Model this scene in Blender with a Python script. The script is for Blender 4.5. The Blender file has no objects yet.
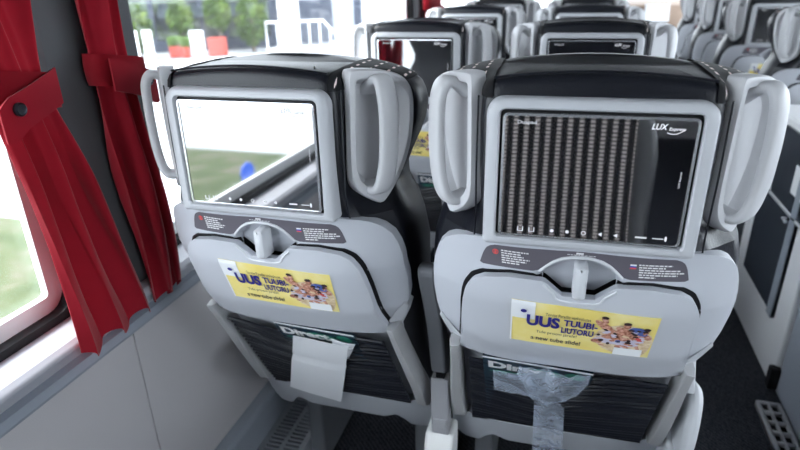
import bpy, bmesh, math, random
from mathutils import Vector, Matrix
random.seed(7)
sc = bpy.context.scene
COL = sc.collection
PI = math.pi

# ------------------------------------------------------------------ helpers
def interp(x, xs, ys):
    if x <= xs[0]: return ys[0]
    for i in range(1, len(xs)):
        if x <= xs[i]:
            t = (x - xs[i-1]) / (xs[i] - xs[i-1] + 1e-12)
            return ys[i-1] + t * (ys[i] - ys[i-1])
    return ys[-1]
def sstep(a, b, x):
    t = max(0.0, min(1.0, (x - a) / (b - a)))
    return t * t * (3 - 2 * t)

def link(name, me, mat, parent=None, smooth=True):
    o = bpy.data.objects.new(name, me)
    COL.objects.link(o)
    if mat is not None and not me.materials: me.materials.append(mat)
    if smooth:
        for p in me.polygons: p.use_smooth = True
    if parent is not None: o.parent = parent
    return o
def mk(name, verts, faces, mat, parent=None, smooth=True, bevel=0, seg=2, angle=35):
    me = bpy.data.meshes.new(name)
    me.from_pydata([tuple(v) for v in verts], [], faces)
    bm = bmesh.new(); bm.from_mesh(me)
    bmesh.ops.recalc_face_normals(bm, faces=bm.faces)
    lim = math.radians(38)
    for e in bm.edges:
        if len(e.link_faces) == 2 and e.calc_face_angle(0) > lim: e.smooth = False
    bm.to_mesh(me); bm.free(); me.update()
    o = link(name, me, mat, parent, smooth)
    if bevel:
        m = o.modifiers.new('bevel', 'BEVEL'); m.width = bevel; m.segments = seg
        m.limit_method = 'ANGLE'; m.angle_limit = math.radians(angle)
    return o
class MB:
    """collects pieces that make ONE mesh"""
    def __init__(s): s.v = []; s.f = []; s.m = []
    def mark(s): s.m.append((len(s.v), len(s.f))); return s
    def build_split(s, name, mat, parent, **k):
        """one object for each marked piece"""
        b = s.m + [(len(s.v), len(s.f))]; out = []
        for (v0, f0), (v1, f1) in zip(b, b[1:]):
            out.append(mk(name, s.v[v0:v1], [tuple(i-v0 for i in q) for q in s.f[f0:f1]], mat, parent, **k))
        return out
    def add(s, v, f):
        n = len(s.v); s.v += [tuple(p) for p in v]; s.f += [tuple(i + n for i in q) for q in f]; return s
    def box(s, x0, x1, y0, y1, z0, z1):
        return s.add([(x0,y0,z0),(x1,y0,z0),(x1,y1,z0),(x0,y1,z0),(x0,y0,z1),(x1,y0,z1),(x1,y1,z1),(x0,y1,z1)],
                     [(0,3,2,1),(4,5,6,7),(0,1,5,4),(1,2,6,5),(2,3,7,6),(3,0,4,7)])
    def loops(s, loops, cap0=True, cap1=True, closed=True):
        n = len(loops[0]); v = [p for l in loops for p in l]; f = []
        for k in range(len(loops) - 1):
            for i in range(n if closed else n - 1):
                j = (i + 1) % n
                f.append((k*n+i, k*n+j, (k+1)*n+j, (k+1)*n+i))
        if cap0: f.append(tuple(range(n-1, -1, -1)))
        if cap1: f.append(tuple(range((len(loops)-1)*n, len(loops)*n)))
        return s.add(v, f)
    def tube(s, pts, r, n=8, sy=1.0):
        pts = [Vector(p) for p in pts]; loops = []
        for i, p in enumerate(pts):
            t = (pts[min(i+1, len(pts)-1)] - pts[max(i-1, 0)]).normalized()
            a = Vector((0,0,1)) if abs(t.z) < .9 else Vector((0,1,0))
            u = t.cross(a).normalized(); w = u.cross(t).normalized()
            rr = r[i] if isinstance(r, (list, tuple)) else r
            loops.append([p + (u*math.cos(2*PI*k/n) + w*math.sin(2*PI*k/n)*sy)*rr for k in range(n)])
        return s.loops(loops)
    def prism(s, poly, axis, a, b):
        def P(u, w, c): return (c,u,w) if axis == 0 else (u,c,w) if axis == 1 else (u,w,c)
        return s.loops([[P(u,w,a) for u,w in poly], [P(u,w,b) for u,w in poly]])
    def patch(s, front, dvec):
        """closed thick sheet: front[r][c] points; the back is the front moved by dvec"""
        R = len(front); C = len(front[0]); d = Vector(dvec)
        v = [Vector(p) for r in front for p in r] + [Vector(p) + d for r in front for p in r]
        f = []; N = R*C
        for r in range(R-1):
            for c in range(C-1):
                a = r*C + c
                f.append((a, a+1, a+C+1, a+C)); f.append((N+a, N+a+C, N+a+C+1, N+a+1))
        for c in range(C-1):
            f.append((c, N+c, N+c+1, c+1)); a = (R-1)*C + c; f.append((a, a+1, N+a+1, N+a))
        for r in range(R-1):
            a = r*C; f.append((a, a+C, N+a+C, N+a)); a = r*C + C-1; f.append((a, N+a, N+a+C, a+C))
        return s.add(v, f)
    def build(s, name, mat, parent=None, **k): return mk(name, s.v, s.f, mat, parent, **k)

def rr(x0, x1, z0, z1, rt, rb=None, n=6):
    """rounded rectangle outline in (x,z)"""
    rb = rt if rb is None else rb
    out = []
    for cx, cz, r, a in ((x1-rb, z0+rb, rb, -90), (x1-rt, z1-rt, rt, 0), (x0+rt, z1-rt, rt, 90), (x0+rb, z0+rb, rb, 180)):
        for k in range(n+1):
            t = math.radians(a + 90*k/n); out.append((cx + r*math.cos(t), cz + r*math.sin(t)))
    return out
def chaikin(poly, it=2):
    for _ in range(it):
        q = []
        for i in range(len(poly)):
            a = poly[i]; b = poly[(i+1) % len(poly)]
            q.append(tuple(.75*u+.25*w for u, w in zip(a, b))); q.append(tuple(.25*u+.75*w for u, w in zip(a, b)))
        poly = q
    return poly
def spline(pts, n=8):
    """Catmull-Rom through points"""
    P = [Vector(p) for p in pts]; out = []
    for i in range(len(P)-1):
        a = P[max(i-1,0)]; b = P[i]; c = P[i+1]; d = P[min(i+2,len(P)-1)]
        for k in range(n):
            t = k/n
            out.append(.5*((2*b)+(c-a)*t+(2*a-5*b+4*c-d)*t*t+(3*b-a-3*c+d)*t*t*t))
    out.append(P[-1]); return out

def empty(name, loc=(0,0,0), label=None, cat=None, group=None):
    o = bpy.data.objects.new(name, None); COL.objects.link(o)
    o.location = loc; o.empty_display_size = .05
    if label: tag(o, label, cat, group)
    return o
def tag(o, label=None, cat=None, group=None, kind=None):
    if label: o['label'] = label
    if cat: o['category'] = cat
    if group: o['group'] = group
    if kind: o['kind'] = kind
    return o
def struct(o): o['kind'] = 'structure'; return o
def copy_tree(o, parent=None):
    c = o.copy(); COL.objects.link(c)
    if parent is not None: c.parent = parent
    for ch in list(o.children): copy_tree(ch, c)
    return c

# ------------------------------------------------------------------ materials
def principled(name, col, rough=.5, spec=.5, metal=0, bump=0, bscale=200, bdist=.001, var=0, vscale=8, coat=0, emit=None, estr=0, sheen=0):
    m = bpy.data.materials.new(name); m.use_nodes = True
    nt = m.node_tree; b = nt.nodes['Principled BSDF']
    b.inputs['Base Color'].default_value = (*col, 1); b.inputs['Roughness'].default_value = rough
    b.inputs['Specular IOR Level'].default_value = spec; b.inputs['Metallic'].default_value = metal
    b.inputs['Coat Weight'].default_value = coat; b.inputs['Sheen Weight'].default_value = sheen
    if emit: b.inputs['Emission Color'].default_value = (*emit, 1); b.inputs['Emission Strength'].default_value = estr
    tc = nt.nodes.new('ShaderNodeTexCoord')
    if bump:
        n = nt.nodes.new('ShaderNodeTexNoise'); n.inputs['Scale'].default_value = bscale; n.inputs['Detail'].default_value = 3
        nt.links.new(tc.outputs['Object'], n.inputs['Vector'])
        bp = nt.nodes.new('ShaderNodeBump'); bp.inputs['Strength'].default_value = bump; bp.inputs['Distance'].default_value = bdist
        nt.links.new(n.outputs['Fac'], bp.inputs['Height']); nt.links.new(bp.outputs['Normal'], b.inputs['Normal'])
    if var:
        n = nt.nodes.new('ShaderNodeTexNoise'); n.inputs['Scale'].default_value = vscale; n.inputs['Detail'].default_value = 4
        nt.links.new(tc.outputs['Object'], n.inputs['Vector'])
        mx = nt.nodes.new('ShaderNodeMix'); mx.data_type = 'RGBA'
        mx.inputs['A'].default_value = (*[c*(1-var) for c in col], 1); mx.inputs['B'].default_value = (*[min(1, c*(1+var)) for c in col], 1)
        nt.links.new(n.outputs['Fac'], mx.inputs['Factor']); nt.links.new(mx.outputs['Result'], b.inputs['Base Color'])
    return m

M = {}
M['shell'] = principled('light grey moulded plastic', (.52,.535,.58), .42, .4, bump=.05, bscale=900, bdist=.0003)
M['shell2'] = principled('pale grey smooth plastic', (.60,.61,.64), .33, .45)
M['handle'] = principled('pale warm grey plastic', (.58,.58,.60), .36, .45)
M['pan'] = principled('grey recess plastic', (.50,.50,.51), .42, .4)
M['frame'] = principled('monitor frame plastic', (.52,.53,.56), .3, .5)
M['silver'] = principled('silver bezel', (.82,.83,.86), .22, .5, metal=.85)
M['black'] = principled('black rubber', (.006,.006,.008), .5, .3)  # on the sheet round the tray this black is painted shade
M['leather'] = principled('black grained leather', (.006,.0068,.012), .36, .45, bump=.35, bscale=420, bdist=.0012)
M['strip'] = principled('mauve grey notice strip', (.115,.105,.125), .5, .35)
M['print'] = principled('white print', (.78,.77,.78), .6, .2)
M['printdim'] = principled('small pale print', (.55,.53,.55), .6, .2)
M['red'] = principled('red print', (.62,.10,.10), .6, .2)
M['blue'] = principled('blue print', (.04,.08,.42), .6, .2)
M['net'] = principled('navy elastic pocket', (.004,.005,.010), .42, .5)
M['rib'] = principled('warm grey side rib plastic', (.43,.43,.44), .42, .4)
M['base'] = principled('grey base cover plastic', (.42,.435,.47), .42, .4)
M['armgrey'] = principled('mid grey armrest plastic', (.20,.205,.225), .45, .4)
M['armlight'] = principled('light grey armrest plastic', (.33,.33,.35), .45, .4)
M['white'] = principled('white plastic', (.80,.80,.80), .35, .4)
M['paper'] = principled('white paper', (.82,.83,.86), .8, .1, bump=.2, bscale=60, bdist=.002)
M['panel'] = principled('beige grey vinyl wall panel', (.52,.50,.515), .55, .3, bump=.25, bscale=500, bdist=.0008)
M['sill'] = principled('pale grey sill', (.48,.48,.53), .4, .4)
M['rail'] = principled('blue grey rail', (.30,.33,.38), .45, .4)
M['pillar'] = principled('dark grey pillar fabric', (.085,.088,.095), .75, .2, bump=.2, bscale=700, bdist=.0006)
M['curtain'] = principled('red curtain cloth', (.34,.007,.020), .8, .15, bump=.3, bscale=900, bdist=.0006, sheen=.25, var=.12, vscale=40)
def translucent_cloth(m, col, fac):
    nt = m.node_tree; b = nt.nodes['Principled BSDF']; out = nt.nodes['Material Output']
    t = nt.nodes.new('ShaderNodeBsdfTranslucent'); t.inputs['Color'].default_value = (*col, 1)
    mx = nt.nodes.new('ShaderNodeMixShader'); mx.inputs['Fac'].default_value = fac
    nt.links.new(b.outputs[0], mx.inputs[1]); nt.links.new(t.outputs[0], mx.inputs[2]); nt.links.new(mx.outputs[0], out.inputs['Surface'])
translucent_cloth(M['curtain'], (.55,.03,.05), .18)
M['button'] = principled('dark snap button', (.03,.03,.04), .3, .5, metal=.6)
M['darkgap'] = principled('dark underside plastic', (.02,.02,.022), .7, .2)
M['metal'] = principled('grey painted steel', (.22,.23,.25), .4, .5, metal=.5)
M['grille'] = principled('grey metal grille', (.33,.35,.38), .4, .5, metal=.3)
M['whitepanel'] = principled('white laminate', (.84,.84,.86), .4, .4)
M['darkpanel'] = principled('dark slate gloss panel', (.035,.042,.055), .22, .5, var=.12, vscale=14)
M['greypanel'] = principled('light grey partition', (.36,.39,.45), .45, .4)
M['ceil'] = principled('ceiling lining', (.38,.38,.39), .7, .2)
M['tan'] = principled('tan dashboard', (.36,.26,.20), .6, .3, var=.15, vscale=6)
M['lampglow'] = principled('lamp diffuser', (.9,.9,.9), .5, .2, emit=(1,.97,.93), estr=5)
M['icon'] = principled('lit icon', (.6,.6,.62), .5, .2, emit=(.9,.92,1), estr=.22)
M['navy'] = principled('navy magazine cover', (.012,.035,.06), .35, .5)
M['teal'] = principled('green magazine cover', (.03,.22,.15), .35, .5, var=.5, vscale=60)

def glass_mat(name, refl=.06, tint=(1,1,1)):
    m = bpy.data.materials.new(name); m.use_nodes = True; nt = m.node_tree
    nt.nodes.remove(nt.nodes['Principled BSDF']); out = nt.nodes['Material Output']
    t = nt.nodes.new('ShaderNodeBsdfTransparent'); t.inputs['Color'].default_value = (*tint, 1)
    g = nt.nodes.new('ShaderNodeBsdfGlossy'); g.inputs['Roughness'].default_value = .02
    lw = nt.nodes.new('ShaderNodeLayerWeight'); lw.inputs['Blend'].default_value = .5
    fr = nt.nodes.new('ShaderNodeMath'); fr.operation = 'POWER'; nt.links.new(lw.outputs['Facing'], fr.inputs[0]); fr.inputs[1].default_value = 5
    f2 = nt.nodes.new('ShaderNodeMath'); f2.operation = 'MULTIPLY_ADD'; nt.links.new(fr.outputs[0], f2.inputs[0]); f2.inputs[1].default_value = .5; f2.inputs[2].default_value = .03
    mx = nt.nodes.new('ShaderNodeMixShader')
    nt.links.new(f2.outputs[0], mx.inputs['Fac']); nt.links.new(t.outputs[0], mx.inputs[1]); nt.links.new(g.outputs[0], mx.inputs[2])
    tl = nt.nodes.new('ShaderNodeBsdfTranslucent'); m2 = nt.nodes.new('ShaderNodeMixShader'); m2.inputs['Fac'].default_value = .012   # translucent share put in as haze over the view outside
    nt.links.new(mx.outputs[0], m2.inputs[1]); nt.links.new(tl.outputs[0], m2.inputs[2])
    nt.links.new(m2.outputs[0], out.inputs['Surface']); return m
M['glass'] = glass_mat('window glass', tint=(.97,.99,1))

def screen_mat():
    m = bpy.data.materials.new('black glossy touch screen'); m.use_nodes = True; nt = m.node_tree
    b = nt.nodes['Principled BSDF']
    b.inputs['Base Color'].default_value = (.004,.004,.006,1); b.inputs['Roughness'].default_value = .035
    b.inputs['IOR'].default_value = 4.0; b.inputs['Specular IOR Level'].default_value = .5
    b.inputs['Coat Weight'].default_value = 1; b.inputs['Coat Roughness'].default_value = .03; b.inputs['Coat IOR'].default_value = 2.5
    return m
M['screen'] = screen_mat()

def mathn(nt, op, a, b=None, c=None):
    n = nt.nodes.new('ShaderNodeMath'); n.operation = op
    for i, v in enumerate((a, b, c)):
        if v is None: continue
        if isinstance(v, (int, float)): n.inputs[i].default_value = v
        else: nt.links.new(v, n.inputs[i])
    return n.outputs[0]
def dotted_mat(name, px, ps, wx, ws, dot=(.62,.45,.42)):
    """black upholstery with rows of small pale stitches"""
    m = principled(name, (.010,.010,.012), .85, .2, sheen=.1); nt = m.node_tree; b = nt.nodes['Principled BSDF']
    tc = nt.nodes.new('ShaderNodeTexCoord'); sp = nt.nodes.new('ShaderNodeSeparateXYZ'); nt.links.new(tc.outputs['Object'], sp.inputs[0])
    u = mathn(nt, 'FRACT', mathn(nt, 'MULTIPLY', mathn(nt, 'ADD', sp.outputs['X'], 10.0+px*.5-.137), 1/px))
    s = mathn(nt, 'ADD', sp.outputs['Y'], mathn(nt, 'MULTIPLY', sp.outputs['Z'], -1.0))
    w = mathn(nt, 'FRACT', mathn(nt, 'MULTIPLY', mathn(nt, 'ADD', s, 10.0), 1/ps))
    mu = mathn(nt, 'LESS_THAN', mathn(nt, 'ABSOLUTE', mathn(nt, 'SUBTRACT', u, .5)), wx)
    mw = mathn(nt, 'LESS_THAN', mathn(nt, 'ABSOLUTE', mathn(nt, 'SUBTRACT', w, .5)), ws)
    mx = nt.nodes.new('ShaderNodeMix'); mx.data_type = 'RGBA'
    mx.inputs['A'].default_value = (.010,.010,.012,1); mx.inputs['B'].default_value = (*dot,1)
    nt.links.new(mathn(nt, 'MULTIPLY', mu, mw), mx.inputs['Factor']); nt.links.new(mx.outputs['Result'], b.inputs['Base Color'])
    return m
M['dots'] = dotted_mat('black fabric with pink stitches', .021, .0260, .085, .22, dot=(.95,.80,.76))
M['dotsfront'] = dotted_mat('black seat fabric with pale stitch columns', .025, .011, .20, .30, dot=(.85,.74,.70))

def carpet_mat():
    m = principled('dark blue grey carpet', (.035,.038,.047), .95, .1); nt = m.node_tree; b = nt.nodes['Principled BSDF']
    tc = nt.nodes.new('ShaderNodeTexCoord')
    w = nt.nodes.new('ShaderNodeTexWave'); w.inputs['Scale'].default_value = 40; w.bands_direction = 'DIAGONAL'; w.inputs['Distortion'].default_value = 6; w.inputs['Detail'].default_value = 3; w.inputs['Detail Scale'].default_value = 3
    n = nt.nodes.new('ShaderNodeTexNoise'); n.inputs['Scale'].default_value = 260; n.inputs['Detail'].default_value = 3
    for t in (w, n): nt.links.new(tc.outputs['Object'], t.inputs['Vector'])
    f = mathn(nt, 'MULTIPLY', w.outputs['Fac'], n.outputs['Fac'])
    mx = nt.nodes.new('ShaderNodeMix'); mx.data_type = 'RGBA'
    mx.inputs['A'].default_value = (.014,.016,.021,1); mx.inputs['B'].default_value = (.085,.088,.102,1)
    nt.links.new(f, mx.inputs['Factor']); nt.links.new(mx.outputs['Result'], b.inputs['Base Color'])
    bp = nt.nodes.new('ShaderNodeBump'); bp.inputs['Strength'].default_value = .6; bp.inputs['Distance'].default_value = .003
    nt.links.new(f, bp.inputs['Height']); nt.links.new(bp.outputs['Normal'], b.inputs['Normal'])
    return m
M['carpet'] = carpet_mat()

def ramp_noise(name, stops, scale, rough=.9, detail=5, voronoi=False):
    m = principled(name, (.5,.5,.5), rough, .2); nt = m.node_tree; b = nt.nodes['Principled BSDF']
    tc = nt.nodes.new('ShaderNodeTexCoord')
    n = nt.nodes.new('ShaderNodeTexNoise'); n.inputs['Scale'].default_value = scale; n.inputs['Detail'].default_value = detail
    r = nt.nodes.new('ShaderNodeValToRGB'); e = r.color_ramp.elements
    while len(e) < len(stops): e.new(.5)
    for k, (p, c) in zip(e, stops): k.position = p; k.color = (*c, 1)
    nt.links.new(tc.outputs['Object'], n.inputs['Vector']); nt.links.new(n.outputs['Fac'], r.inputs['Fac']); nt.links.new(r.outputs['Color'], b.inputs['Base Color'])
    return m
M['grass'] = ramp_noise('lawn grass', [(.3,(.035,.052,.020)),(.5,(.060,.078,.034)),(.62,(.09,.095,.058)),(.72,(.13,.115,.09))], 2.2)
M['pavement'] = ramp_noise('pale concrete', [(.3,(.34,.35,.37)),(.7,(.44,.45,.47))], .8)
M['foliage'] = ramp_noise('tree foliage', [(.3,(.015,.035,.008)),(.5,(.06,.11,.02)),(.7,(.17,.22,.06))], 1.6)
M['bark'] = principled('tree bark', (.12,.09,.07), .9, .1)
M['concrete'] = principled('grey facade frame', (.06,.07,.10), .7, .2)
M['facglass'] = ramp_noise('facade window glass', [(.38,(.03,.04,.05)),(.5,(.10,.14,.09)),(.62,(.35,.42,.36))], .9, rough=.2)
M['awning'] = principled('dark awning cloth', (.03,.04,.05), .8, .2)
M['redpaint'] = principled('orange red paint', (.30,.028,.014), .4, .5)
M['signblue'] = principled('blue sign face', (.02,.10,.60), .4, .4)
M['whitepaint'] = principled('white paint', (.85,.86,.88), .5, .3)
M['postgrey'] = principled('galvanised steel', (.45,.46,.48), .45, .5, metal=.4)

def poster_mat():
    m = ramp_noise('yellow printed sticker', [(.35,(.84,.67,.18)),(.5,(.88,.73,.25)),(.68,(.90,.80,.42))], 14, rough=.45)
    return m
M['poster'] = poster_mat()
M['stickerwhite'] = principled('white sticker paper', (.83,.84,.86), .5, .3)
M['sand'] = ramp_noise('sand print', [(.35,(.62,.45,.28)),(.6,(.80,.66,.45))], 160, .5)
M['skin'] = ramp_noise('printed skin tones', [(.35,(.28,.10,.06)),(.5,(.55,.26,.18)),(.65,(.72,.42,.33))], 220, .5)
M['printblue'] = principled('printed blue shirt', (.09,.14,.40), .5, .3)
M['printnavy'] = principled('navy ink', (.035,.03,.22), .5, .3)
M['printlav'] = principled('printed pale tube', (.62,.58,.70), .5, .3)
M['printhair'] = principled('printed dark hair', (.05,.03,.03), .5, .3)
M['ink'] = principled('dark ink', (.06,.05,.07), .5, .3)

def plastic_bag_mat():
    m = bpy.data.materials.new('clear crumpled plastic film'); m.use_nodes = True; nt = m.node_tree
    b = nt.nodes['Principled BSDF']; out = nt.nodes['Material Output']
    b.inputs['Base Color'].default_value = (.72,.80,.95,1); b.inputs['Roughness'].default_value = .18
    tc = nt.nodes.new('ShaderNodeTexCoord'); n = nt.nodes.new('ShaderNodeTexNoise'); n.inputs['Scale'].default_value = 26; n.inputs['Detail'].default_value = 2
    n.inputs['Distortion'].default_value = .8
    nt.links.new(tc.outputs['Object'], n.inputs['Vector'])
    bp = nt.nodes.new('ShaderNodeBump'); bp.inputs['Strength'].default_value = .5; bp.inputs['Distance'].default_value = .004
    nt.links.new(n.outputs['Fac'], bp.inputs['Height']); nt.links.new(bp.outputs['Normal'], b.inputs['Normal'])
    t = nt.nodes.new('ShaderNodeBsdfTransparent'); mx = nt.nodes.new('ShaderNodeMixShader')
    mr = nt.nodes.new('ShaderNodeMapRange'); mr.inputs['From Min'].default_value = .35; mr.inputs['From Max'].default_value = .7; mr.inputs['To Min'].default_value = .14; mr.inputs['To Max'].default_value = .50
    nt.links.new(n.outputs['Fac'], mr.inputs['Value']); nt.links.new(mr.outputs[0], mx.inputs['Fac'])
    nt.links.new(t.outputs[0], mx.inputs[1]); nt.links.new(b.outputs[0], mx.inputs[2]); nt.links.new(mx.outputs[0], out.inputs['Surface'])
    return m
M['film'] = plastic_bag_mat()

# ------------------------------------------------------------------ text -> mesh laid on a surface
_cache = {}
def text_mesh(body, size=1.0, bold=0.0, shear=0.0, extrude=0.0):
    key = (body, bold, shear)
    if key not in _cache:
        c = bpy.data.curves.new('t', 'FONT'); c.body = body; c.size = 1; c.offset = bold; c.shear = shear; c.resolution_u = 3
        o = bpy.data.objects.new('t', c); COL.objects.link(o)
        bpy.context.view_layer.update()
        me = bpy.data.meshes.new_from_object(o.evaluated_get(bpy.context.evaluated_depsgraph_get()))
        v = [tuple(p.co) for p in me.vertices]; f = [tuple(p.vertices) for p in me.polygons]
        bpy.data.objects.remove(o); bpy.data.meshes.remove(me); bpy.data.curves.remove(c)
        _cache[key] = (v, f)
    v, f = _cache[key]
    return [(x*size, y*size) for x, y, *_ in v], f
def put_text(mb, body, u0, z0, width, surf, height=None, bold=0, shear=0, rot=0):
    """fits the text to a width (and height) starting at (u0,z0); surf(x,z)->(x,y,z)"""
    v, f = text_mesh(body, 1, bold, shear)
    xs = [p[0] for p in v]; ys = [p[1] for p in v]
    sx = width/(max(xs)-min(xs)); sy = sx if height is None else height/(max(ys)-min(ys))
    cr, sr = math.cos(rot), math.sin(rot); P = []
    for x, y in v:
        a = (x-min(xs))*sx; b = (y-min(ys))*sy
        P.append(surf(u0 + a*cr - b*sr, z0 + a*sr + b*cr))
    mb.add(P, f)
def ellipse(mb, cx, cz, rx, rz, surf, rot=0, n=14):
    c, s = math.cos(rot), math.sin(rot)
    mb.add([surf(cx + rx*math.cos(2*PI*k/n)*c - rz*math.sin(2*PI*k/n)*s, cz + rx*math.cos(2*PI*k/n)*s + rz*math.sin(2*PI*k/n)*c) for k in range(n)], [tuple(range(n))])
def quad(mb, x0, x1, z0, z1, surf):
    mb.add([surf(x0,z0), surf(x1,z0), surf(x1,z1), surf(x0,z1)], [(0,1,2,3)])

# ------------------------------------------------------------------ the coach seat (back view), local: x across, y forward, z up from the floor
PZ = [1.2,.917,.876,.826,.735,.69,.398,.3]; PY = [.712,.712,.718,.7255,.763,.794,.9665,1.02]
def prof(z): return interp(-z, [-a for a in PZ], PY)
Y0 = 1.12                                    # the seat's base point along y
def curve(x): return .055*(abs(x)/.208)**3.4  # the shell wraps forward at its edges
HZ = [.60,.69,.723,.76,.80,.845,.865,.885,.900,.909,.914,.919]
HX = [.178,.190,.199,.207,.209,.206,.202,.195,.183,.169,.154,.120]
def hw(z): return interp(z, HZ, HX)
def arch(x, grow=0):
    """top of the latch alcove above the tray"""
    a = abs(x)
    return interp(a, [0,.012,.026,.036,.044,.050,.056], [.9028,.9022,.8985,.8925,.885,.8785,.872]) + grow
def in_alcove(x, z):
    if abs(x) > .053 or z < .82: return 0
    return sstep(0, .006, arch(x) - z) * sstep(.055, .047, abs(x))
def shell_y(x, z): return prof(z) + curve(x) + .014*in_alcove(x, z)
TX = [.125,.140,.149,.154,.158,.1605,.164,.168]; TT = [.8625,.853,.838,.826,.795,.755,.72,.690]
def tray_top(x, g=0):
    a = abs(x)
    if a < .047:
        return interp(a, [0,.021,.031,.043,.047], [.8460,.8460,.855,.8655,.8675])
    if a <= .125: return interp(a, [.047,.09,.125], [.8675,.8685,.8625]) + g*sstep(.047,.060,a)
    return interp(a, [t+g for t in TX], [t+g for t in TT])
def tray_bot(x): return .676 - .02*x
def tray_y(x, z): return prof(z) - .013 + .020*(abs(x)/.165)**4
def scr_y(z): return .7030

def cushion_sections():
    #      z     wb    yb     cx    cy     ws    ys    yf
    lv = [(.42, .150, .985,  .185,1.000,  .205,1.02, 1.08),
          (.55, .150, .905,  .185, .925,  .205, .95, 1.03),
          (.69, .150, .822,  .190, .850,  .212, .88,  .97),
          (.76, .150, .785,  .196, .822,  .217, .85,  .95),
          (.83, .148, .756,  .200, .800,  .220, .835, .935),
          (.88, .143, .738,  .199, .790,  .214, .825, .925),
          (.915,.138, .728,  .190, .782,  .204, .82,  .92),
          (.945,.136, .722,  .180, .780,  .190, .815, .915),
          (.967,.136, .719,  .180, .783,  .188, .82,  .915),
          (.99, .137, .717,  .186, .792,  .197, .825, .915),
          (1.02,.138, .716,  .193, .800,  .209, .833, .92),
          (1.05,.138, .716,  .197, .802,  .216, .838, .925),
          (1.085,.138,.716,  .199, .803,  .219, .842, .925),
          (1.105,.137,.7165, .198, .803,  .217, .842, .922),
          (1.122,.135,.718,  .195, .801,  .211, .841, .917),
          (1.129,.132,.7205, .188, .798,  .201, .839, .910),
          (1.1335,.127,.7265, .176, .797,  .187, .838, .900),
          (1.1355,.116,.738,  .158, .799,  .167, .836, .885),
          (1.1365,.085,.765,  .120, .805,  .125, .835, .865)]
    loops = []
    for z, wb, yb, cx, cy, ws, ys, yf in lv:
        if .93 < z < 1.14:
            k = sstep(.93,.95,z)*sstep(1.141,1.132,z); cx -= .0160*k; cy += .0180*k
        h = [(.0,yb-.001),(.045,yb-.001),(.09,yb),(wb-.012,yb),(wb,yb+.004),((wb+cx)/2,(yb+cy)/2),(cx-.006,cy-.006),(cx+.006,cy+.006),
             (ws,ys),(ws,(ys+yf)/2),(ws,yf-.02),(ws-.02,yf),(ws*.5,yf+.006),(0,yf+.008)]
        if .93 < z < 1.14:
            h[5] = (h[5][0]-.013*k, h[5][1]+.014*k); h[4] = (h[4][0]-.002*k, h[4][1]+.003*k)
        p = h + [(-x, y) for x, y in reversed(h[1:-1])]
        p = chaikin(p, 2)
        k = sstep(1.0, 1.135, z)
        loops.append([(x, y, z - k*.024*(abs(x)/.2)**2) for x, y in p])
    return loops

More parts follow.
